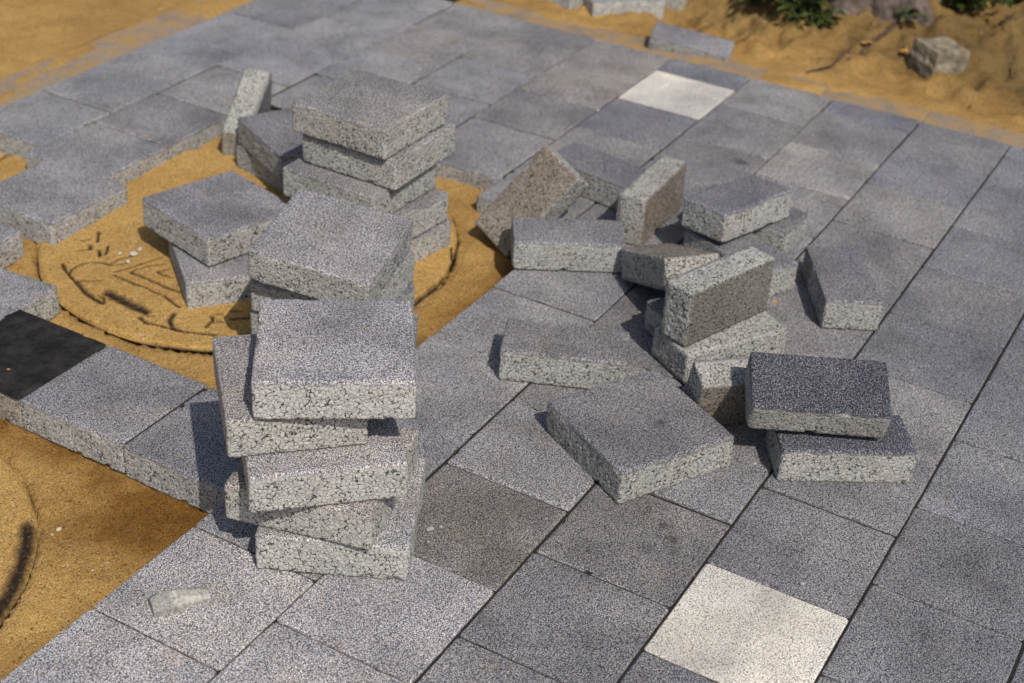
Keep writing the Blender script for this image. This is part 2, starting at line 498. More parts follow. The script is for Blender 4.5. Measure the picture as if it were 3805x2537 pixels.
def ground_h(X, Y):
    pit = -0.285 + 0.035 * np.clip(X - 2.65, 0, 3.0) + (fbm(X * 2.2, Y * 2.2, 3) - 0.5) * 0.05 + (fbm(X * 9, Y * 9, 5) - 0.5) * 0.018
    for (cx, cy, rr) in COVER:
        d = np.hypot(X - cx, Y - cy)
        ang = np.arctan2(Y - cy, X - cx)
        w = 0.022 + 0.03 * vnoise(ang * 3 + 9, ang * 0 + 2.0, 4)
        pit = np.where(d < rr - 0.03, -0.40, pit)
        pit = pit - 0.018 * np.exp(-((d - rr) / w) ** 2) * (d >= rr - 0.03)
    far_r = 11.2
    # beyond the far kerb: loose sand rising towards the tree
    rise = 0.34 * sstep(X, 11.6, 15.5) * np.exp(-((Y + 0.3) / 3.2) ** 2) + 0.16 * sstep(X, 12.2, 17.0)
    rough = (fbm(X * 0.9, Y * 1.3, 21, 5) - 0.48) * 0.40 + (fbm(X * 3.1, Y * 4.2, 22, 4) - 0.5) * 0.32 + (fbm(X * 9, Y * 9, 23, 3) - 0.5) * 0.16
    rut = -0.12 * np.exp(-(((X - 11.75) + 0.12 * (Y + 1.7)) / 0.22) ** 2) * sstep(-Y, 0.9, 2.0)
    far = -0.035 + (fbm(X * 2.5, Y * 1.6, 41) - 0.46) * 0.11 + rise + rough * sstep(X, 11.15, 12.2) + rut
    # beyond the left edging: nearly flush sand
    left = -0.045 + (fbm(X * 1.2, Y * 1.2, 31) - 0.5) * 0.06 + (fbm(X * 6, Y * 6, 32) - 0.5) * 0.02
    left = np.where((Y > 6.0) & (Y < 6.62), -0.038 + 0.05 * (fbm(X * 1.5, Y * 5, 9) - 0.5), left)
    h = np.where(X > 10.80, far, pit)
    tl = sstep(Y, 5.96, 6.02)
    h = h * (1 - tl * (X > 4.2)) + left * tl * (X > 4.2)
    # footing below the laid courses
    under = (X > 4.9) & (X < 10.98) & (Y < 5.9)
    for (sx0, sx1, v0, v1) in PAVED:
        under = under | False
    h = np.where((X > 6.75) & (X < 10.6) & (Y < 5.8) & (Y > -7), -0.33, h)
    h = np.where((Y < -0.12) & (X < 10.6), -0.33, h)
    return h
PAVED = []
def smudge(o, spots):
    me = o.data.copy(); o.data = me
    n = len(me.vertices); co = np.empty(n * 3); me.vertices.foreach_get('co', co); co = co.reshape(-1, 3)
    mwx = np.array(o.matrix_world); w = co @ mwx[:3, :3].T + mwx[:3, 3]
    a = np.zeros(n)
    for (x, y, r_, k) in spots:
        d = np.hypot(w[:, 0] / U - x, w[:, 1] / U - y) / r_
        d = d + (vnoise(w[:, 0] / U * 26, w[:, 1] / U * 26, 5) - 0.5) * 0.9
        a = np.maximum(a, k * np.clip(1.4 - d * 0.9, 0, 1))
    at = me.attributes.new('smudge', 'FLOAT', 'POINT'); at.data.foreach_set('value', a.astype(np.float32))
GZ = ground_h(GX, GY)
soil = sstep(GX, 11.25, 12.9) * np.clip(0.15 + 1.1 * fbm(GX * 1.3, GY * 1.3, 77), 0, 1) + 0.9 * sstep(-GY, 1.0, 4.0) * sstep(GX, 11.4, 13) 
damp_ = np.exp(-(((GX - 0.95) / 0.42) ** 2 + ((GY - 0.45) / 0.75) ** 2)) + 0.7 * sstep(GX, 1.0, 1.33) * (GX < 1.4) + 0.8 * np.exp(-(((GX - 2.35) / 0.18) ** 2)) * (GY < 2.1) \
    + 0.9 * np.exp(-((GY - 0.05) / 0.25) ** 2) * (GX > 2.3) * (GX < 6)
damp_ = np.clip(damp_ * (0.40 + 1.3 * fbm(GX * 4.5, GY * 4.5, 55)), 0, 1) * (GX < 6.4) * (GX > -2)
gm = grid_mesh('sand_ground', GX * U, GY * U, GZ * U, M['sand'], attr={'soil': np.clip(soil, 0, 1), 'damp': damp_})
g = link(bpy.data.objects.new('ground', gm)); tag(g, kind='structure')

# ------------------------------------------------------------ paving: every laid paver is a piece of it
bed_v = []; bed_f = []
def bedrect(x0, x1, y0, y1, z):
    n = len(bed_v)
    bed_v.extend([(x0 * U, y0 * U, z * U), (x1 * U, y0 * U, z * U), (x1 * U, y1 * U, z * U), (x0 * U, y1 * U, z * U)])
    bed_f.append((n, n + 1, n + 2, n + 3))
ZB = -0.017
bedrect(-4, 10.68, -9.0, -0.04, ZB)
bedrect(6.30, 10.68, -0.04, 0.96, ZB)
bedrect(6.76, 10.68, 0.96, 4.04, ZB)
bedrect(4.55, 13.0, 4.04, 4.95, ZB)
bedrect(4.75, 13.0, 4.95, 5.93, ZB)
bedrect(1.40, 2.26, 0.04, 2.9, ZB)
paving = link(bpy.data.objects.new('paving', mesh('paving_bed', bed_v, bed_f, M['bed'])))
tag(paving, kind='structure')

def laid_mesh(name, L, W, seed):
    r = random.Random(seed)
    n = 9
    def loop(ins, z, jit, rad):
        pts = []
        hx, hy = L / 2 - ins, W / 2 - ins
        cs = [(-hx, -hy), (hx, -hy), (hx, hy), (-hx, hy)]
        for k in range(4):
            a = Vector(cs[k]); b = Vector(cs[(k + 1) % 4]); d = (b - a).normalized()
            a2 = a + d * rad; b2 = b - d * rad
            for i in range(n + 1):
                p = a2.lerp(b2, i / n)
                nrm = Vector((d.y, -d.x))
                p = p + nrm * r.uniform(-jit, jit * 0.4)
                pts.append((p.x, p.y, z + r.uniform(-jit, jit) * 0.3))
        return pts
    loops = [loop(0.0, -T, 0.002, 0.012), loop(0.0, -0.020, 0.0025, 0.012), loop(0.002, -0.006, 0.0028, 0.018), loop(0.010, 0.0, 0.0034, 0.024)]
    vs = []; fs = []
    for lp in loops: vs += lp
    m_ = 4 * (n + 1)
    for k in range(3):
        for i in range(m_):
            j = (i + 1) % m_
            fs.append((k * m_ + i, k * m_ + j, (k + 1) * m_ + j, (k + 1) * m_ + i))
    fs.append(tuple(range(3 * m_, 4 * m_)))
    return mesh(name, [(x * U, y * U, z * U) for x, y, z in vs], fs, M['grey'])
_lm = {}
def laid(s0, s1, v0, v1, mat='grey', tint=(1, 1, 1), label=None, dz=0.0, gap=(0.010, 0.015), detailed=False, parent=None, var=None, drot=None):
    L = round(s1 - s0 - gap[0], 3); W = round(v1 - v0 - gap[1], 3)
    var = random.randrange(3) if var is None else var
    if detailed:
        me = block('laid%.2f_%.2f' % (L, W), L, W, var, mat)
    else:
        key = (round(L, 2), round(W, 2), var)
        if key not in _lm: _lm[key] = laid_mesh('paver_slab', L, W, hash(key) & 0xffff)
        me = _lm[key]
        if mat != 'grey':
            k2 = key + (mat,)
            if k2 not in _lm:
                _lm[k2] = me.copy(); _lm[k2].materials.clear(); _lm[k2].materials.append(M[mat])
            me = _lm[k2]
    o = bpy.data.objects.new('paver', me)
    link(o, parent or paving)
    z = dz + random.uniform(-0.009, 0.006)
    o.location = ((s0 + s1) / 2 * U + random.uniform(-.003, .003) * U, -(v0 + v1) / 2 * U + random.uniform(-.0035, .0035) * U, z * U)
    o.rotation_euler = (R(random.uniform(-.12, .12)), R(random.uniform(-.12, .12)), R(random.uniform(-.12, .12) if drot is None else drot))
    o.color = (*tint, 1)
    if label: o['label'] = label
    return o

def rows(k, first, last, start=None, step=0.98):
    xs = []; s = first
    while s < last - 0.1:
        xs.append((s, min(s + step, last))); s += step
    if start is not None and start < first - 0.05:
        xs.insert(0, (start, first))
    return xs
# tint of each laid paver: pale at the near left, bluish and darker to the right
def tint_for(s, v):
    r = random.Random(int(s * 7 + v * 131))
    base = 1.10 - 0.058 * v if s < 4 else 0.97 - 0.02 * v
    base = max(0.78, min(1.20, base))
    base *= r.uniform(0.88, 1.12)
    if s > 5.5: base *= 0.98
    w = r.uniform(-0.02, 0.02)
    blue = 0.025 if v >= 2.5 else 0.01
    return (base * (1 + w - blue), base, base * (1 - w + blue * 1.6))
SPECIAL = {(0, 0): 1.32, (0, -1): 1.28, (1, 0): 1.25, (1, -1): 1.22, (1, 1): 0.74, (2, 1): 0.86, (2, 2): 0.80, (1, 2): 0.98, (2, 0): 1.05}
STRIPS = {
    -6: [(4.62, 5.635), (5.635, 6.67), (6.67, 7.71), (7.71, 8.72), (8.72, 9.70), (9.70, 10.68), (10.72, 11.7), (11.7, 12.68), (12.68, 13.66)],
    -5: [(4.40, 5.345), (5.345, 6.30), (6.30, 7.30), (7.30, 8.28), (8.28, 9.26), (9.26, 10.24), (10.24, 10.72)],
    -4: [(6.78, 7.77), (7.77, 8.75), (8.75, 9.75), (9.75, 10.72)],
    -3: [(6.70, 7.24), (7.24, 8.22), (8.22, 9.22), (9.22, 10.23), (10.23, 10.72)],
    -2: [(6.67, 7.83), (7.83, 8.80), (8.80, 9.71), (9.71, 10.70)],
    -1: [(6.23, 7.27), (7.27, 8.28), (8.28, 9.25), (9.25, 10.26), (10.26, 10.72)],
    0: rows(0, -2.94, 10.0) and [(-2.94, -1.96), (-1.96, -0.98), (-0.98, 0.0), (0.0, 0.95), (0.95, 1.92), (1.92, 2.89), (2.89, 3.87), (3.87, 4.84),
        (4.84, 5.80), (5.80, 6.78), (6.78, 7.76), (7.76, 8.74), (8.74, 9.79), (9.79, 10.72)],
    1: [(-2.42, -1.44), (-1.44, -0.46), (-0.46, 0.52), (0.52, 1.50), (1.50, 2.48), (2.48, 3.43), (3.43, 4.42), (4.42, 5.40), (5.40, 6.38), (6.38, 7.36),
        (7.36, 8.34), (8.34, 9.31), (9.31, 10.31), (10.31, 10.72)],
    2: [(-1.91, -0.93), (-0.93, 0.05), (0.05, 1.03), (1.03, 1.98), (1.98, 2.98), (2.98, 3.96), (3.96, 4.94), (4.94, 5.90), (5.90, 6.85), (6.85, 7.83),
        (7.83, 8.82), (8.82, 9.78), (9.78, 10.72)],
    3: [(-1.40, -0.42), (-0.42, 0.56), (0.56, 1.54), (1.54, 2.52), (2.52, 3.50), (3.50, 4.47), (4.47, 5.45), (5.45, 6.44), (6.44, 7.42), (7.42, 8.40),
        (8.40, 9.38), (9.38, 10.36), (10.36, 10.72)],
    4: [(-1.0, -0.02), (-0.02, 0.96), (0.96, 1.95), (1.95, 2.93), (2.93, 3.90), (3.90, 4.88), (4.88, 5.86), (5.86, 6.84), (6.84, 7.82), (7.82, 8.80),
        (8.80, 9.78), (9.78, 10.72)],
    5: [(0.5, 1.48), (1.48, 2.46), (2.46, 3.44), (3.44, 4.42), (4.42, 5.40), (5.40, 6.38), (6.38, 7.36), (7.36, 8.34)],
}
for k, segs in STRIPS.items():
    for (s0, s1) in segs:
        mid = (s0 + s1) / 2
        kw = dict(tint=tint_for(mid, k))
        key = (k, math.floor((s0 + 0.45)))
        if k == -1 and abs(s0 - 9.25) < .01:
            kw = dict(mat='white', label='white paver near the far edge of the paving')
        if k == 3 and abs(s0 - 1.54) < .01:
            kw = dict(mat='white', label='white paver in the front right of the paving')
        if k == -6 or (k == -5 and s0 < 8): kw['tint'] = tuple(c * 1.03 for c in kw['tint'])
        det = (k == -6 and s0 < 5) or (k == -5 and s0 < 7.2) or (k in (-4, -3, -2, -1) and s0 < 6.9)
        if det: kw['detailed'] = True; kw['var'] = 0
        if k == 1 and abs(s0 - 1.50) < .01: kw['tint'] = (0.84, 0.82, 0.78)
        if k == 2 and abs(s0 - 1.98) < .01: kw['tint'] = (0.88, 0.865, 0.84)
        if k == 2 and abs(s0 - 1.03) < .01: kw['tint'] = (0.90, 0.90, 0.90)
        if k == 3 and s0 < 3: kw['tint'] = (0.85, 0.86, 0.89) if 'mat' not in kw else (1, 1, 1)
        if k == 0 and s0 < 0.1: kw['tint'] = (1.50, 1.48, 1.48)
        if k == 1 and s0 < 0.6: kw['tint'] = (1.42, 1.40, 1.41)
        ft = {(1, 8.34): (1.20, 1.18, 1.13), (0, 9.79): (1.17, 1.17, 1.15), (-1, 8.28): (.84, .85, .91), (-1, 10.26): (.80, .82, .90), (-2, 9.71): (1.10, 1.06, 1.0),  # far slab tones: dappled sun painted per slab, beside warmer slabs' own colour
              (-2, 8.80): (1.10, 1.05, .99), (1, 10.31): (.86, .88, .96), (2, 8.82): (.92, .94, 1.0), (2, 7.83): (1.05, 1.04, 1.02), (-5, 5.345): (.95, .95, .97),
              (-3, 9.22): (1.06, 1.04, 1.0), (0, 6.78): (.92, .92, .93), (3, 4.47): (1.08, 1.07, 1.05), (-4, 8.75): (1.08, 1.05, 1.02)}.get((k, round(s0, 3)))
        if ft and 'mat' not in kw: kw['tint'] = ft
        if k == 2 and abs(s0 - 0.05) < .01: kw['tint'] = (1.12, 1.11, 1.10)
        sp_ = {(1, 1.5): [(2.00, -1.60, .30, .42), (1.80, -1.85, .22, .50), (2.30, -1.75, .20, .40), (2.2, -1.3, .22, .30), (1.62, -1.45, .16, .3)],
               (1, 2.48): [(2.65, -1.75, .16, .22)],
               (2, 1.98): [(2.2, -2.3, .22, .28), (2.75, -2.3, .20, .25), (2.62, -2.72, .05, .7), (2.72, -2.62, .045, .8), (2.50, -2.78, .05, .6), (2.83, -2.45, .10, .5), (2.42, -2.62, .05, .5)],
               (0, 7.76): [(8.50, -0.776, .07, .9)], (3, 0.56): [(1.30, -3.1, .05, .5)]}.get((k, round(s0, 2)))
        if sp_: kw['detailed'] = True; kw['var'] = 1
        po = laid(s0, s1, k, k + 1, **kw)
        if sp_:
            bpy.context.view_layer.update(); smudge(po, sp_)
# the single course that bridges the two pits
laid(1.355, 2.31, -2.985, -1.985, mat='black', label='black paver at the left frame edge', detailed=True, var=0)
laid(1.355, 2.305, -1.985, -0.99, detailed=True, var=0, tint=(1.02, 1.02, 1.04), drot=0)
laid(1.355, 2.300, -0.99, 0.0, detailed=True, var=0, tint=(0.96, 0.96, 0.99), drot=0)

# edging beyond the paving, mostly under blown sand
kerb = link(bpy.data.objects.new('kerb', bpy.data.meshes.new('kerb_line')))
tag(kerb, kind='structure')
_km = {}
def kerb_piece(x0, x1, y0, y1, z):
    L, W = x1 - x0, y1 - y0
    o = bpy.data.objects.new('kerb_stone', laid_mesh('kerb_slab', L - 0.02, W - 0.01, int(abs(x0 * 31 + y0 * 7))))
    o.data.materials.clear(); o.data.materials.append(M['sandy'])
    link(o, kerb)
    o.location = ((x0 + x1) / 2 * U, (y0 + y1) / 2 * U, z * U)
    o.rotation_euler = (R(random.uniform(-.3, .3)), R(random.uniform(-.3, .3)), R(random.uniform(-.2, .2)))
y = 8.0
while y > -3.0:
    kerb_piece(10.745, 11.17, y - 2.5, y, -0.028); y -= 2.5
for x0 in (3.5, 8.44, 13.4):
    kerb_piece(x0, x0 + 4.92, 6.03, 6.60, -0.035)

# ------------------------------------------------------------ utility covers in the pits, dusted with sand
GROOVES = [(0.01,[(3.319,3.475),(3.255,3.382),(3.229,3.317)]),(0.008,[(3.229,3.317),(3.183,3.241),(3.15,3.147)]),(0.014,[(3.15,3.147),(3.082,2.988),(3.045,2.845),(3.034,2.742)]),(0.008,[(3.034,2.742),(3.089,2.778),(3.104,2.854)]),(0.009,[(3.414,3.333),(3.471,3.29),(3.515,3.203),(3.528,3.119)]),(0.004,[(3.22,3.309),(3.308,3.344),(3.414,3.333)]),(0.006,[(3.175,3.17),(3.219,3.085),(3.295,2.999)]),(0.006,[(3.918,3.609),(3.763,3.481)]),(0.01,[(3.661,3.37),(3.596,3.294)]),(0.005,[(3.537,3.127),(3.661,3.113),(3.75,3.065)]),(0.005,[(3.539,3.082),(3.64,3.015)]),(0.007,[(3.461,3.01),(3.57,2.951),(3.758,2.882),(3.878,2.83)]),(0.006,[(3.539,2.892),(3.667,2.849),(3.795,2.741)]),(0.009,[(3.539,2.892),(3.531,2.76),(3.523,2.567),(3.512,2.42),(3.506,2.309)]),(0.007,[(3.418,2.971),(3.41,2.777),(3.409,2.575),(3.399,2.429)]),(0.007,[(3.664,2.706),(3.653,2.618),(3.657,2.529)]),(0.006,[(3.664,2.706),(3.743,2.65)]),(0.03,[(3.17,2.814),(3.16,2.69),(3.142,2.521),(3.124,2.354)]),(0.005,[(3.395,2.395),(3.356,2.256),(3.33,2.159)]),(0.011,[(3.027,2.328),(2.994,2.225),(3.025,2.103),(3.051,1.95),(3.087,1.821),(3.162,1.652)]),(0.013,[(3.231,2.134),(3.144,2.111),(3.074,2.028),(3.051,1.95)]),(0.008,[(3.37,1.846),(3.324,1.8),(3.212,1.781)]),(0.007,[(3.306,1.771),(3.352,1.721)]),(0.006,[(3.417,1.833),(3.451,1.801)]),(0.008,[(3.514,1.764),(3.567,1.683)]),(0.01,[(3.428,1.681),(3.526,1.571)]),(0.012,[(3.693,3.498),(3.636,3.452)]),(0.006,[(3.636,3.452),(3.539,3.532)]),(0.006,[(3.083,2.28),(3.119,2.245)]),(0.005,[(3.707,3.609),(3.759,3.576)]),(0.006,[(3.641,3.271),(3.762,3.35)]),(0.016,[(4.477,0.554),(4.578,0.554),(4.708,0.547),(4.853,0.555)]),(0.006,[(4.853,0.555),(5.017,0.592)]),(0.008,[(4.516,0.342),(4.599,0.318),(4.736,0.314),(4.804,0.316)]),(0.01,[(4.887,0.468),(4.985,0.481)]),(0.006,[(4.985,0.481),(5.134,0.525)]),(0.008,[(5.454,0.785),(5.298,0.682)]),(0.008,[(5.659,0.702),(5.61,0.656),(5.565,0.607)]),(0.008,[(4.965,0.349),(5.034,0.338)])]

def cover_disc(cx, cy, rr, grooves, step, z0, slope, name='manhole_cover'):
    n = int(2 * rr / step) + 3
    xs = cx + (np.arange(n) - (n - 1) / 2) * step
    ys = cy + (np.arange(n) - (n - 1) / 2) * step
    X, Y = np.meshgrid(xs, ys, indexing='ij')
    d = np.hypot(X - cx, Y - cy)
    R0 = rr - 0.035
    # pull the outermost ring of points onto the circle so that the rim is round
    ring = (d > R0) & (d < R0 + step * 1.5)
    f = np.where(ring, R0 / np.maximum(d, 1e-6), 1.0)
    X = cx + (X - cx) * f; Y = cy + (Y - cy) * f
    keep = d < R0 + step * 1.5
    d2 = np.hypot(X - cx, Y - cy)
    Z = z0 + slope * (X - 2.65) + (fbm(X * 3, Y * 3, 8) - 0.5) * 0.022 + (fbm(X * 14, Y * 14, 9) - 0.5) * 0.012
    Z = Z + 0.012
    gmask = np.zeros_like(X)
    for w, pl in grooves:
        for a, b in zip(pl[:-1], pl[1:]):
            a = np.array(a); b = np.array(b); v = b - a; L2 = v @ v
            t = np.clip(((X - a[0]) * v[0] + (Y - a[1]) * v[1]) / L2, 0, 1)
            dd = np.hypot(X - a[0] - t * v[0], Y - a[1] - t * v[1])
            ww = max(w * 1.55, 0.0115) * (0.75 + 0.6 * vnoise(X * 22, Y * 22, 3))
            gmask = np.maximum(gmask, np.clip(1.35 - dd / ww * 0.9, 0, 1))
    Z = Z - 0.022 * gmask
    rim = sstep(d2, R0 - 0.06, R0)
    Z = Z - 0.034 * rim ** 2
    edge = sstep(d2, R0 - 0.022, R0 - 0.004) * np.clip(1.7 * vnoise(np.arctan2(Y - cy, X - cx) * 5 + 20, d2 * 0, 6) - 0.55, 0, 1)
    gmask = np.maximum(gmask, edge)
    me = grid_mesh('cover_plate', (X - cx) * U, (Y - cy) * U, Z * U, M['cover'], keep=keep, attr={'groove': gmask})
    o = link(bpy.data.objects.new(name, me)); o.location = (cx * U, cy * U, 0)
    return o
c1 = cover_disc(*COVER[0], GROOVES, 0.0115, -0.262, 0.035)
tag(c1, 'round manhole cover with curved ornament grooves, dusted with sand, under the paver stacks', 'manhole cover', 'sand-dusted manhole covers')
arcs = [(0.036, [(-0.721 + 1.80 * math.cos(R(t)), 2.393 + 1.80 * math.sin(R(t))) for t in range(-80, -41, 3)]),
        (0.010, [(-0.721 + 1.55 * math.cos(R(t)), 2.393 + 1.55 * math.sin(R(t))) for t in range(-56, -44, 4)])]
c2 = cover_disc(*COVER[1], arcs, 0.02, -0.29, 0.0)
tag(c2, 'manhole cover in the lower left pit, only its dark curved rim in view', 'manhole cover', 'sand-dusted manhole covers')
c3 = cover_disc(*COVER[2], [], 0.03, -0.24, 0.0)
tag(c3, 'sand-covered manhole cover cut by the left frame edge beyond the laid pavers', 'manhole cover', 'sand-dusted manhole covers')

# ------------------------------------------------------------ loose pavers
G1, G2, G3, G4, G5, G6 = ('pavers in the near stack', 'pavers in the middle stack', 'pavers in the far stack',
    'loose pavers lying in the left pit', 'loose pavers in the heap on the right', 'loose pavers behind the far kerb')
loose((1.525, -0.744, 1.42), -55.3, 'topmost paver of the near stack, its broad face turned to the viewer', G1, var=0, tint=(1.36, 1.34, 1.36))
loose((1.408, -0.46, 1.135), -45.8, 'second paver from the top of the near stack, jutting out to the left', G1, L=0.86, var=1, tint=(1.24, 1.20, 1.16))
loose((1.378, -0.722, 0.852), -46.6, 'third paver from the top of the near stack, its bright front edge overhanging', G1, var=2, tint=(1.30, 1.29, 1.31), spin=90)
loose((1.434, -0.721, 0.567), -75.2, 'fourth paver of the near stack, twisted clockwise with a stained side', G1, var=3, tint=(1.19, 1.14, 1.07))
loose((1.474, -0.843, 0.283), -63.7, 'bottom paver of the near stack, lying on the laid paving', G1, var=0, tint=(1.27, 1.27, 1.27), spin=180)
loose((3.396, 0.618, 0.918), -76.1, 'tilted topmost paver of the middle stack with a brown lower edge', G2, a=5.1, b=6.1, var=1, tint=(1.0, 1.0, 1.03), spin=90)
loose((3.516, 0.696, 0.567), -79.3, 'paver directly under the tilted top of the middle stack', G2, var=2, tint=(1.05, 1.05, 1.03))
loose((3.52, 0.701, 0.284), -82.3, 'third paver of the middle stack, barely showing beside the near stack', G2, var=3)
loose((3.425, 0.441, 0.002), -59.6, 'bottom paver of the middle stack, in the sand behind the near stack', G2, var=0, tint=(1.02, 1.02, 1.06))
loose((5.119, 1.454, 1.245), -90.6, 'topmost paver of the tall far stack with its whole face in view', G3, var=3, tint=(1.0, 0.99, 0.97))
loose((5.169, 1.388, 0.960), -89.9, 'second paver from the top of the tall far stack', G3, var=1, spin=90)
loose((4.99, 1.467, 0.675), -91.4, 'third paver of the far stack, its left edge drawn out as a ledge', G3, var=2)
loose((5.021, 1.363, 0.390), -95.6, 'fourth paver from the top of the far stack', G3, var=0, spin=90)
loose((5.103, 1.379, 0.105), -100.3, 'bottom paver of the far stack, on the sandy cover', G3, var=1, spin=180)
loose((4.228, 2.423, 0.308), -104.4, 'pale square paver resting on another in the middle of the left pit', G4, a=-1.4, b=.7, var=2, tint=(1.12, 1.12, 1.14))
loose((4.023, 2.139, 0.022), -40.2, 'lower paver of the pair standing on the ornamented manhole cover', G4, var=3, tint=(1.05, 1.05, 1.06))
loose((3.984, 4.232, 0.0), -90.4, 'loose paver butted against the laid corner at the left, on the sand', G4, var=1, tint=(1.14, 1.14, 1.15))
loose((2.752, 4.328, -0.004), -86.2, 'paver corner poking in at the left frame edge, upper of two', G4, var=2, tint=(1.1, 1.1, 1.12))
loose((2.216, 3.381, -0.004), -85.6, 'paver just behind the black paver at the left frame edge', G4, var=0, tint=(1.15, 1.15, 1.16))
loose((5.875, 2.737, 0.360), -117.2, 'rounded upper paver of the low pile left of the far stack', G4, var=3, tint=(0.88, 0.88, 0.92))
loose((5.979, 2.806, 0.080), -104.0, 'dark lower paver of the low pile left of the far stack', G4, var=1, tint=(0.86, 0.84, 0.84))
loose((6.142, 3.644, 0.315), -64.7, 'half paver leaning upright on its edge at the pit corner, rough side up', G4, shape='half', a=19.2, b=7.1, mode='+x', var=0,
      tint=(1.05, 1.05, 0.98))

loose((5.628, -0.295, 0.283), -58.2 + 90, 'half paver lying flat beside the leaning brown paver, long side to the viewer', G5, shape='half', var=0, tint=(0.85, 0.87, 0.90))
loose((4.009, -1.136, 0.277), -66.5 + 90, 'half paver lying alone on the paving between near stack and heap', G5, shape='half', var=1, tint=(0.83, 0.83, 0.85))
loose((3.388, -2.071, 0.277), -119.7, 'square paver with a small dark spot at the front of the heap', G5, var=1, tint=(0.77, 0.77, 0.79), spin=90, a=.6)
bpy.context.view_layer.update()
smudge(LOOSE[-1], [(3.40, -2.235, 0.045, 0.8), (3.36, -2.20, 0.03, .5)])
loose((6.276, 0.483, 0.095), -40.6 + 90, 'half paver propped on its corner, rough brown underside to the viewer', G5, shape='half', a=47.2, b=31.5, mode='down', var=2, mat='rusty')
LOOSE[-1].matrix_world = (Matrix.Translation(Vector((5.862, 0.274, 0.310)) * U) @ RZYX(-43.6, 31.3, -48.8) @ Matrix.Rotation(R(90), 4, 'Z')
                          @ Matrix.Translation((0, 0, -T * U)) @ Matrix.Rotation(math.pi, 4, 'X'))
loose((7.035, 0.109, 0.281), -100.0 + 90, 'half paver lying behind the propped brown paver', G5, shape='half', var=3, tint=(0.80, 0.80, 0.84))
loose((6.674, -0.604, 0.487), -87.9, 'half paver standing on its long edge with stained broad side, behind the flat half paver', G5, shape='half', mode='-x', var=1,
      mat='rusty', tint=(0.87, 0.89, 0.90))
loose((6.658, -1.441, 0.572), -106.0, 'half paver on top of the rear right of the heap, bluish face and pale side', G5, shape='half', a=-2.7, b=-3.6, var=2, tint=(0.78, 0.79, 0.84))
loose((7.046, -1.430, 0.281), -91.9 + 90, 'half paver at the back right of the heap, under the bluish one', G5, shape='half', var=0, tint=(0.74, 0.75, 0.78))
loose((6.308, -1.651, 0.280), -116.6 + 90, 'half paver in the heap between the upright block and the bluish top one', G5, shape='half', var=3, tint=(0.80, 0.81, 0.84))
loose((5.498, -1.296, 0.470), -132.3 + 90, 'brown half paver with rough face up, tipped in the middle of the heap', G5, shape='half', mode='down', var=1, mat='rusty')
LOOSE[-1].matrix_world = (Matrix.Translation(Vector((5.498, -1.296, 0.465)) * U) @ RZYX(-132.3, -0.6, -23.1) @ Matrix.Rotation(R(90), 4, 'Z')
                          @ Matrix.Translation((0, 0, -T * U)) @ Matrix.Rotation(math.pi, 4, 'X'))
loose((4.919, -1.987, 0.780), -108.7, 'rough half paver standing on edge on top of the heap, tallest in it', G5, shape='half', mode='-x', var=3, mat='grey',
      tint=(0.91, 0.92, 0.90))
loose((4.894, -2.064, 0.284), -121.6, 'half paver lying rough side up under the tallest upright one', G5, shape='half', mode='down', var=0, mat='edge')
loose((5.26, -1.775, 0.281), -121.6, 'narrow cut paver half hidden on the left of the upright block', G5, L=0.33, var=2, tint=(0.75, 0.75, 0.78))
loose((6.344, -2.577, 0.283), -59.9, 'half paver lying by itself to the right of the heap, slanting away', G5, shape='half', var=2, tint=(0.77, 0.77, 0.81), spin=180)
loose((4.192, -2.651, 0.480), -47.9, 'half paver standing on edge under the dark one, pale rough side up', G5, shape='half', a=15.1, b=0.5, mode='+y', var=2, mat='rusty', tint=(0.91, 0.92, 0.92))
loose((3.959, -3.16, 0.676), -63.3 + 90, 'dark slate-coloured half paver tipped up on two others at the right', G5, shape='half', var=0, mat='slate')
LOOSE[-1].matrix_world = Matrix.Translation(Vector((3.959, -3.16, 0.676)) * U) @ RZYX(-63.3, 21.7, -0.2) @ Matrix.Rotation(R(90), 4, 'Z')
loose((4.063, -3.362, 0.279), -57.7 + 90, 'half paver flat on the paving beneath the dark slate-coloured one', G5, shape='half', var=3, mat='slate', tint=(1.25, 1.25, 1.25), spin=180)

loose((12.20, 2.486, 0.115), -132.8, 'pale paver lying on the sand behind the kerb, rough side to the viewer', G6, var=1, tint=(1.3, 1.3, 1.25))
loose((12.05, 3.15, 0.22), -100, 'bright paver tipped against its neighbour at the top edge of the photo', G6, var=2, a=0, b=4, tint=(1.5, 1.5, 1.5))
loose((13.05, 2.02, 0.14), -80, 'dim paver at the back of the group behind the kerb', G6, shape='half', var=0, tint=(0.95, 0.95, 0.9))
loose((11.125, 0.935, 0.133), -74.9, 'long cut strip of paver with a broken edge, lying on the kerb', G6, L=0.36, var=3, tint=(0.95, 0.95, 1.0))
LOOSE[-1].matrix_world = Matrix.Translation(Vector((11.125, 0.935, 0.133)) * U) @ RZYX(-74.9, 12.9, 6.7) @ Matrix.Rotation(R(90), 4, 'Z')

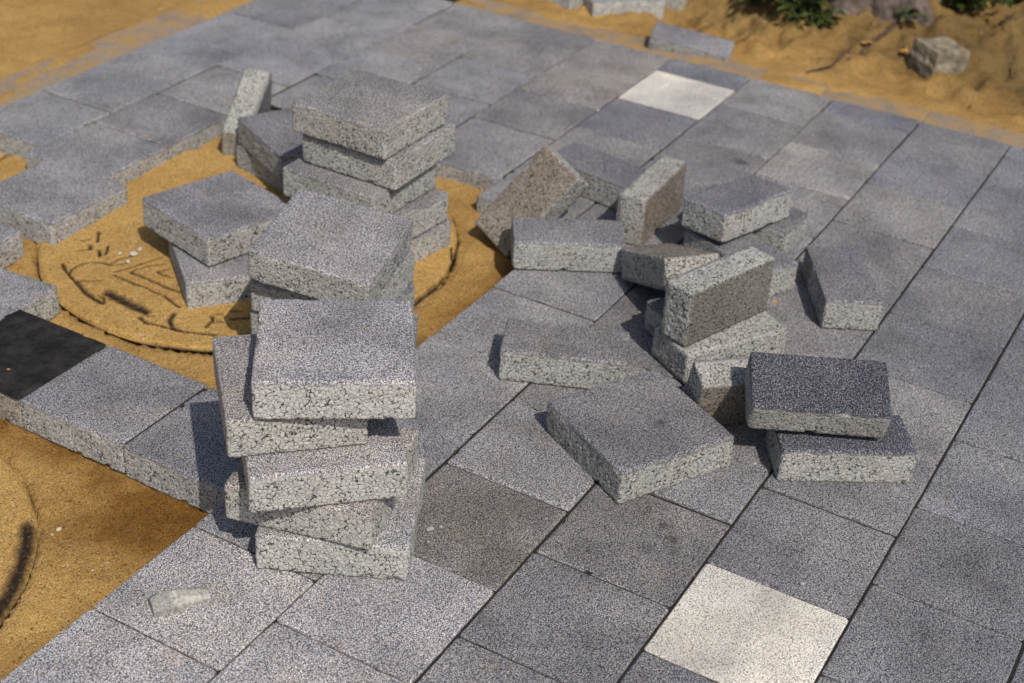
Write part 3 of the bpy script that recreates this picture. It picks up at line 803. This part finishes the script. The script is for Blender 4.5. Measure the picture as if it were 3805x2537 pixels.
# ------------------------------------------------------------ fragments, chips and pebbles
def lump(name, loc, size, seed, mat, rotz=0, sub=2, jag=0.25):
    bm = bmesh.new()
    bmesh.ops.create_icosphere(bm, subdivisions=sub, radius=1)
    r = random.Random(seed)
    cuts = [(Vector((r.uniform(-1, 1), r.uniform(-1, 1), r.uniform(-1, 1))).normalized(), r.uniform(0.55, 0.85)) for _ in range(8)]
    for v in bm.verts:
        for n_, d_ in cuts:
            e = v.co.dot(n_) - d_
            if e > 0: v.co -= n_ * e
        v.co *= 1 + r.uniform(-jag, jag) * 0.35
        v.co = Vector((v.co.x * size[0], v.co.y * size[1], v.co.z * size[2])) * U
    me = bpy.data.meshes.new(name); bm.to_mesh(me); bm.free(); me.materials.append(mat)
    o = link(bpy.data.objects.new(name, me))
    o.location = (loc[0] * U, loc[1] * U, (loc[2] + size[2] * 0.62) * U)
    o.rotation_euler = (0, 0, rotz)
    return o

# the broken piece in the foreground: a wedge with a smooth nose and a rough top
def wedge():
    n = 22
    vs = []; fs = []
    r = random.Random(3)
    prof = [(-0.5, 0.0), (-0.52, 0.45), (-0.28, 0.85), (0.08, 1.0), (0.42, 0.62), (0.5, 0.0)]
    for i in range(n + 1):
        t = i / n
        w = 0.170 * (1 - 0.30 * t) * (0.80 + 0.20 * min(1, t * 6))
        h = 0.125 * (1 - 0.72 * t ** 1.3) * (0.72 + 0.28 * min(1, t * 5))
        for (a, b) in prof:
            j = 0.004 if t > 0.16 else 0.0015
            vs.append(((t - 0.5) * 0.36 + r.uniform(-j, j), a * w + r.uniform(-j, j) * 1.3 + 0.02 * t, max(0, b * h + (r.uniform(-j, j) * 1.4 if b > 0 else 0))))
    m_ = len(prof)
    for i in range(n):
        for k in range(m_ - 1):
            fs.append((i * m_ + k, (i + 1) * m_ + k, (i + 1) * m_ + k + 1, i * m_ + k + 1))
        fs.append((i * m_ + m_ - 1, (i + 1) * m_ + m_ - 1, (i + 1) * m_, i * m_))
    fs.append(tuple(range(m_))); fs.append(tuple(reversed(range(n * m_, (n + 1) * m_))))
    fm = mesh('fragment', [(x * U, y * U, z * U - 0.032) for x, y, z in vs], fs, M['edge'])
    fm.materials[0] = M['chip']; fm.materials.append(M['nose'])
    for p_ in fm.polygons:
        if p_.center.x / U < -0.075 - 0.5 * p_.center.y / U: p_.material_index = 1
    o = link(bpy.data.objects.new('concrete_fragment', fm))
    o.location = (0.320 * U, -0.435 * U, 0.0325)
    o.rotation_euler = (0, 0, R(-34))
    o.color = (0.72, 0.71, 0.68, 1)
    tag(o, 'broken wedge of concrete lying on the pale paver in the lower left', 'rubble')
wedge()
chips = [((1.777, -1.327, 0), .030, 'largest grey crumb on the dark paver beside the near stack'), ((1.84, -1.372, 0), .016, 'small tan crumb on the dark paver beside the near stack'),
         ((1.662, -1.386, 0), .014, 'low flat crumb nearest the stack foot on the dark paver'), ((3.716, -2.867, 0), .020, 'crumb in the shade between the two front pavers of the heap'),
         ((2.657, -3.621, 0), .019, 'pebble on the paver behind the front white one'), ((3.308, -2.783, 0), .013, 'tiny pale crumb by the front square paver'),
         ((6.312, -2.40, 0), .020, 'white crumb between heap and lone half paver'), ((8.573, 3.145, 0), .022, 'dark crumb on the distant paving behind the far stack'),
         ((8.763, 0.99, 0), .026, 'lump of dirt on a joint left of the far white paver'), ((5.601, -0.799, 0), .018, 'pinkish crumb at the foot of the flat half paver'),
         ((5.502, -0.739, 0), .012, 'smallest crumb in front of the flat half paver')]
for i, (p, s_, lab) in enumerate(chips):
    o = lump('stone_chip', p, (s_, s_ * 0.8, s_ * 0.55), 100 + i, M['chip'], i * 1.3)
    tag(o, lab, 'stone chip', 'chips on the paving')
zc = lambda x: -0.262 + 0.035 * (x - 2.65) + 0.012
pebs = [((3.703, 3.159), .026, 'white pebble on the manhole cover, leftmost of the four'), ((3.754, 3.046), .040, 'largest grey pebble in the group on the manhole cover'),
        ((3.632, 3.0), .030, 'pale pebble nearest the viewer in the group on the cover'), ((3.861, 3.07), .030, 'flat pebble farthest back in the group on the cover'),
        ((2.816, 2.108), .012, 'tiny pebble on the cover near its rim'), ((3.204, 2.553), .010, 'tiny pebble beside the keyhole slot of the cover')]
for i, (p, s_, lab) in enumerate(pebs):
    o = lump('pebble', (p[0], p[1], zc(p[0])), (s_, s_ * 0.75, s_ * 0.6), 300 + i, M['pebble'], i * 2.1, jag=0.1)
    tag(o, lab, 'pebble', 'pebbles in the pits')
pits = [((0.681, 0.958), .020, 'larger of two grey chips on the lower left sand'), ((0.616, 0.956), .014, 'smaller of two grey chips on the lower left sand'),
        ((0.587, 0.432), .010, 'lone white grain of gravel on the lower left sand'), ((0.473, 0.455), .012, 'bluish gravel grain on the lower left sand'),
        ((0.675, 1.373), .012, 'gravel grain at the left frame edge on the sand')]
for i, (p, s_, lab) in enumerate(pits):
    zz = float(ground_h(np.array([[p[0]]]), np.array([[p[1]]]))[0, 0])
    if math.hypot(p[0] + 0.721, p[1] - 2.393) < 1.86: zz = -0.278
    o = lump('pebble', (p[0], p[1], zz), (s_, s_ * 0.75, s_ * 0.6), 400 + i, M['pebble'], i * 1.1)
    tag(o, lab, 'pebble', 'pebbles in the pits')
# loose grit scattered on sand and paving: nobody could count it
gv = []; gf = []
def grit(x, y, z, s_):
    n = len(gv)
    a = random.uniform(0, 6.28)
    for k in range(3):
        t = a + k * 2.09
        gv.append(((x + s_ * math.cos(t)) * U, (y + s_ * random.uniform(.6, 1) * math.sin(t)) * U, (z - s_ * 0.1) * U))
    gv.append(((x + random.uniform(-.3, .3) * s_) * U, (y + random.uniform(-.3, .3) * s_) * U, (z + s_ * 0.9) * U))
    gf.extend([(n, n + 1, n + 3), (n + 1, n + 2, n + 3), (n + 2, n, n + 3)])
xs = rng.uniform(-0.5, 6.4, 2600); ys = rng.uniform(0.03, 5.6, 2600)
hz = ground_h(xs[None, :], ys[None, :])[0]
for x, y_, h_ in zip(xs, ys, hz):
    if 1.33 < x < 2.33: continue
    inc = [c for c in COVER if math.hypot(x - c[0], y_ - c[1]) < c[2] - 0.05]
    if inc:
        h_ = zc(x) if inc[0] is COVER[0] else (-0.278 if inc[0] is COVER[1] else -0.228)
    grit(x, y_, h_, random.choice([0.0025, 0.003, 0.004, 0.005, 0.008]))
for _ in range(420):
    v_ = random.uniform(-5, 4.6); x = random.uniform(-0.5, 10.5)
    if v_ < 0 and x < 6.9: continue
    grit(x, -v_, 0.002, random.choice([0.003, 0.004, 0.005, 0.007]))
for (cx_, cy_, n_, sd_) in ((3.2, -2.75, 160, .45), (4.9, -1.3, 160, .6), (1.2, -0.6, 90, .5), (4.3, -3.1, 120, .5), (3.9, -1.2, 60, .4), (1.9, -1.4, 110, .4), (6.1, -2.2, 60, .4)):
    for _ in range(n_):
        x = random.gauss(cx_, sd_); y_ = random.gauss(cy_, sd_)
        if y_ < -0.05: grit(x, y_, 0.002, random.choice([0.003, 0.004, 0.006, 0.009]))
for _ in range(260):
    x = random.uniform(-.4, 5.0); grit(x, -abs(random.gauss(0, .07)) - .015, 0.002, random.choice([0.003, 0.004, 0.006]))
go = link(bpy.data.objects.new('grit', mesh('grit', gv, gf, M['grit'])))
tag(go, 'scattered sand grains and fine grit on pits and paving', 'grit', kind='stuff')

# ------------------------------------------------------------ squared stone on the far sand
def gz(x, y): return float(ground_h(np.array([[x]]), np.array([[y]]))[0, 0])
def far_stone():
    bm = bmesh.new()
    bmesh.ops.create_cube(bm, size=1)
    bmesh.ops.subdivide_edges(bm, edges=bm.edges[:], cuts=7, use_grid_fill=True)
    r = random.Random(5)
    for v in bm.verts:
        c = v.co.copy()
        x, y, z = c.x * 0.50, c.y * 0.54, c.z * 0.40
        if z > 0: x *= 0.90; y *= 0.90
        n_ = fbm(np.array([x * 5 + 9.]), np.array([y * 5 + z * 4 + 3.]), 12)[0] - 0.5
        rr = Vector((x, y, z)); q = Vector((max(-.20, min(.20, x)), max(-.22, min(.22, y)), max(-.15, min(.15, z))))
        d_ = rr - q
        rr = q + (d_.normalized() * min(d_.length, 0.045) if d_.length > 0 else d_)
        rr += c.normalized() * (n_ * 0.06 + r.uniform(-.006, .006))
        v.co = rr * U
    me = bpy.data.meshes.new('stone'); bm.to_mesh(me); bm.free(); me.materials.append(M['stone'])
    o = link(bpy.data.objects.new('stone_block', me))
    x, y_ = 12.52, -1.66
    o.location = (x * U, y_ * U, (gz(x, y_) + 0.06) * U)
    o.rotation_euler = (R(3), R(-4), R(55))
    tag(o, 'rough squared stone block half sunk in the sand behind the paving', 'stone')
far_stone()

# clods, bark bits and dry stems strewn over the bank: nobody could count them
M['soil'] = simple('soil_clod', (0.07, 0.045, 0.025), (0.26, 0.17, 0.08), 30, 0.002)
cv = []; cf = []
for _ in range(520):
    x = random.uniform(11.5, 16.5); y_ = random.uniform(-4.5, 3.0)
    if random.random() > 0.25 + 0.75 * min(1, max(0, (x - 11.5) / 2.5)): continue
    s_ = random.choice([.012, .018, .025, .035, .05]); z = gz(x, y_)
    n = len(cv); a0 = random.uniform(0, 6.28); el = random.choice([1, 1, 1.4, 4.0])
    for k in range(5):
        t = k * 1.2566
        px, py = s_ * el * math.cos(t), s_ * (1 if el < 3 else .35) * math.sin(t) * random.uniform(.7, 1.2)
        cv.append(((x + px * math.cos(a0) - py * math.sin(a0)) * U, (y_ + px * math.sin(a0) + py * math.cos(a0)) * U, (z - s_ * .3) * U))
    cv.append((x * U, y_ * U, (z + s_ * .8) * U))
    cf.extend([(n + k, n + (k + 1) % 5, n + 5) for k in range(5)])
co_ = link(bpy.data.objects.new('soil_clods', mesh('soil_clods', cv, cf, M['soil'])))
tag(co_, 'dark clods and dry bits strewn over the sandy bank at the top right', 'soil', kind='stuff')

# ------------------------------------------------------------ stick
def tube(pts, rads, seg=7):
    vs = []; fs = []
    for i, p in enumerate(pts):
        p = Vector(p)
        d = (Vector(pts[min(i + 1, len(pts) - 1)]) - Vector(pts[max(i - 1, 0)])).normalized()
        a = d.orthogonal().normalized(); b = d.cross(a)
        for k in range(seg):
            t = 2 * math.pi * k / seg
            vs.append((p + (a * math.cos(t) + b * math.sin(t)) * rads[i]))
    for i in range(len(pts) - 1):
        for k in range(seg):
            k2 = (k + 1) % seg
            fs.append((i * seg + k, i * seg + k2, (i + 1) * seg + k2, (i + 1) * seg + k))
    fs.append(tuple(reversed(range(seg)))); fs.append(tuple(range((len(pts) - 1) * seg, len(pts) * seg)))
    return vs, fs
sp = [(11.32, -0.46), (11.55, -0.53), (11.80, -0.60), (12.03, -0.675), (12.30, -0.76), (12.60, -0.83), (12.9, -0.88), (13.3, -0.90), (13.75, -0.89)]
pts = [(x * U, y_ * U, (gz(x, y_) + 0.03 + 0.02 * math.sin(i * 1.7)) * U) for i, (x, y_) in enumerate(sp)]
vs, fs = tube(pts, [(.010 + .0032 * i) * U for i in range(len(pts))])
o = link(bpy.data.objects.new('stick', mesh('stick', vs, fs, M['twig'], True)))
tag(o, 'thin brown stick lying on the sand in front of the tree', 'stick')

# ------------------------------------------------------------ tree: root flare, trunk, limbs and crown
def tree():
    bx, by = 14.0, -0.48
    bz = gz(bx, by)
    root = link(bpy.data.objects.new('tree', None)); root.location = (bx * U, by * U, bz * U); root.empty_display_size = .1
    tag(root, 'tree with flared bark-covered foot rising from the sandy bank at the top', 'tree')
    nz_, ns = 46, 64
    A = np.linspace(0, 2 * np.pi, ns, endpoint=False)
    H = np.concatenate([np.linspace(-0.6, 1.6, 24), np.linspace(1.8, 13, nz_ - 24)])
    vs = []
    for h in H:
        base = 0.52 * (1 - 0.028 * max(h, 0)) + 0.42 * math.exp(-max(h + .3, 0) / 0.5)
        flare = math.exp(-max(h + 0.35, 0) / 0.75)
        for a in A:
            ridge = 0.5 * math.sin(5 * a + 0.6) + 0.3 * math.sin(9 * a + 2.0 + h * .2)
            rr = base * (1 + 0.55 * flare * ridge) + 0.035 * (float(vnoise(np.array([a * 9.0]), np.array([h * 1.3 + 5]), 2)[0]) - .5) * 2
            rr += 0.02 * abs(math.sin(a * 17 + math.sin(h * 2.0) * 1.3))
            vs.append((rr * math.cos(a) + 0.02 * h, rr * math.sin(a), h))
    fs = []
    for i in range(len(H) - 1):
        for k in range(ns):
            k2 = (k + 1) % ns
            fs.append((i * ns + k, i * ns + k2, (i + 1) * ns + k2, (i + 1) * ns + k))
    o = bpy.data.objects.new('trunk', mesh('trunk', [(x * U, y_ * U, z * U) for x, y_, z in vs], fs, M['bark'], True)); link(o, root)
    r = random.Random(9)
    tips = []
    for k in range(9):
        a = k * 2.4 + r.uniform(-.3, .3); h0 = 8.2 + k * 0.55; ln = r.uniform(4.5, 6.5)
        p = Vector((0.02 * h0, 0, h0)); d = Vector((math.cos(a), math.sin(a), 0.75)).normalized()
        pl = [p.copy()]
        for s_ in range(6):
            d = (d + Vector((r.uniform(-.2, .2), r.uniform(-.2, .2), r.uniform(-.05, .18)))).normalized()
            p = p + d * ln / 6; pl.append(p.copy()); tips.append(p.copy())
        vs, fs = tube([q * U for q in pl], [(.20 * (1 - i / 7.5)) * U for i in range(7)])
        link(bpy.data.objects.new('limb', mesh('limb', vs, fs, M['bark'], True)), root)
    lv = []; lf = []
    for _ in range(5200):
        c = r.choice(tips) + Vector((r.gauss(0, .8), r.gauss(0, .8), r.gauss(0, .7)))
        a = r.uniform(0, 6.28); t = r.uniform(-.9, .9); s_ = r.uniform(.13, .24)
        u_ = Vector((math.cos(a), math.sin(a), t * .5)).normalized(); w_ = u_.cross(Vector((r.uniform(-.5, .5), r.uniform(-.5, .5), 1))).normalized()
        n = len(lv)
        lv.extend([c * U, (c + u_ * s_ * .5 + w_ * s_ * .3) * U, (c + u_ * s_) * U, (c + u_ * s_ * .5 - w_ * s_ * .3) * U])
        lf.append((n, n + 1, n + 2, n + 3))
    o = bpy.data.objects.new('crown', mesh('crown', lv, lf, M['leaf'])); link(o, root); o['kind'] = 'stuff'
tree()

# ------------------------------------------------------------ weeds at the foot of the tree
def weed(x, y_, h, n_, seed, label, ls=0.22):
    r = random.Random(seed)
    z = gz(x, y_)
    root = link(bpy.data.objects.new('weed', None)); root.location = (x * U, y_ * U, z * U); root.empty_display_size = .05
    tag(root, label, 'weed', 'weeds at the foot of the tree')
    sv = []; sf = []; lv = []; lf = []
    for k in range(n_):
        a = r.uniform(0, 6.28); lean = r.uniform(.25, 0.9)
        p = Vector((r.uniform(-.12, .12), r.uniform(-.12, .12), -0.02)); d = Vector((math.cos(a) * lean, math.sin(a) * lean, 1)).normalized()
        pl = [p.copy()]
        for s_ in range(6):
            d = (d + Vector((0, 0, -.13))).normalized(); p = p + d * h / 5 * r.uniform(.7, 1.1); pl.append(p.copy())
            for sd_ in (-1, 1):
                u_ = (d.cross(Vector((0, 0, 1))).normalized() * sd_ + d * .5 + Vector((0, 0, r.uniform(-.3, .35)))).normalized()
                L = ls * r.uniform(.6, 1.15); w_ = u_.cross(Vector((r.uniform(-.3, .3), r.uniform(-.3, .3), 1))).normalized() * L * .21
                nn = len(lv); c = p
                up = Vector((0, 0, .02))
                lv.extend([c * U, (c + u_ * L * .35 + w_) * U, (c + u_ * L * .75 + w_ * .7 - up) * U, (c + u_ * L - up * 3) * U,
                           (c + u_ * L * .75 - w_ * .7 - up) * U, (c + u_ * L * .35 - w_) * U, (c + u_ * L * .5 - up * 1.2) * U])
                lf.extend([(nn, nn + 1, nn + 6), (nn + 1, nn + 2, nn + 6), (nn + 2, nn + 3, nn + 6), (nn + 3, nn + 4, nn + 6), (nn + 4, nn + 5, nn + 6), (nn + 5, nn, nn + 6)])
        v2, f2 = tube([q * U for q in pl], [.010 * U * (1 - i / 8) for i in range(7)], 5)
        off = len(sv); sv += list(v2); sf += [tuple(i + off for i in f) for f in f2]
    link(bpy.data.objects.new('stem', mesh('stem', sv, sf, M['leaf'], True)), root)
    o = bpy.data.objects.new('foliage', mesh('foliage', lv, lf, M['leaf'])); link(o, root); o['kind'] = 'stuff'
weed(12.85, 0.28, .50, 6, 1, 'bushy green weed hanging over the sand just left of the tree trunk', .26)
weed(13.0, 0.95, .42, 5, 2, 'green weed farthest left of the tree foot', .24)
weed(12.6, 0.02, .36, 4, 3, 'small weed on the sand in front of the tree, nearest the kerb', .2)
weed(14.2, -1.35, .55, 8, 4, 'low dark weed on the bank to the right of the trunk', .24)
weed(13.40, -0.98, .25, 4, 5, 'tiny green sprout at the thick end of the stick', .14)
weed(14.7, -1.9, .6, 8, 6, 'green weed at the top frame edge behind the stone block', .25)

# ------------------------------------------------------------ fallen leaves
for i, (x, y_, lab) in enumerate([(12.62, -1.22, 'orange dry leaf beside the stone block'), (12.45, -0.80, 'orange dry leaf caught on the stick'),
                                  (6.0, -2.13, 'yellow scrap of leaf on the joint right of the heap'), (1.53, 1.40, 'yellow speck of leaf on the black paver')]):
    onp = x < 10.7
    s_ = 0.09 if not onp else (0.035 if i == 2 else .016)
    z = (0.004 if onp else gz(x, y_) + (.05 if i != 1 else .09))
    if i == 3: x, y_ = 1.60, 2.32
    vs = [(-s_, 0, 0), (-s_ * .3, s_ * .5, s_ * .3), (s_ * .5, s_ * .35, s_ * .1), (s_, 0, s_ * .35), (s_ * .4, -s_ * .45, s_ * .05), (-s_ * .4, -s_ * .4, s_ * .25), (0, 0, s_ * .08)]
    fs = [(0, 6, 1), (1, 6, 2), (2, 6, 3), (3, 6, 4), (4, 6, 5), (5, 6, 0)]
    o = link(bpy.data.objects.new('dry_leaf', mesh('dry_leaf', [Vector(v) * U for v in vs], fs, M['dryleaf'])))
    o.location = (x * U, y_ * U, z * U); o.rotation_euler = (0.1, 0.1, i * 1.9)
    tag(o, lab, 'leaf', 'fallen leaves')
bpy.context.view_layer.update()
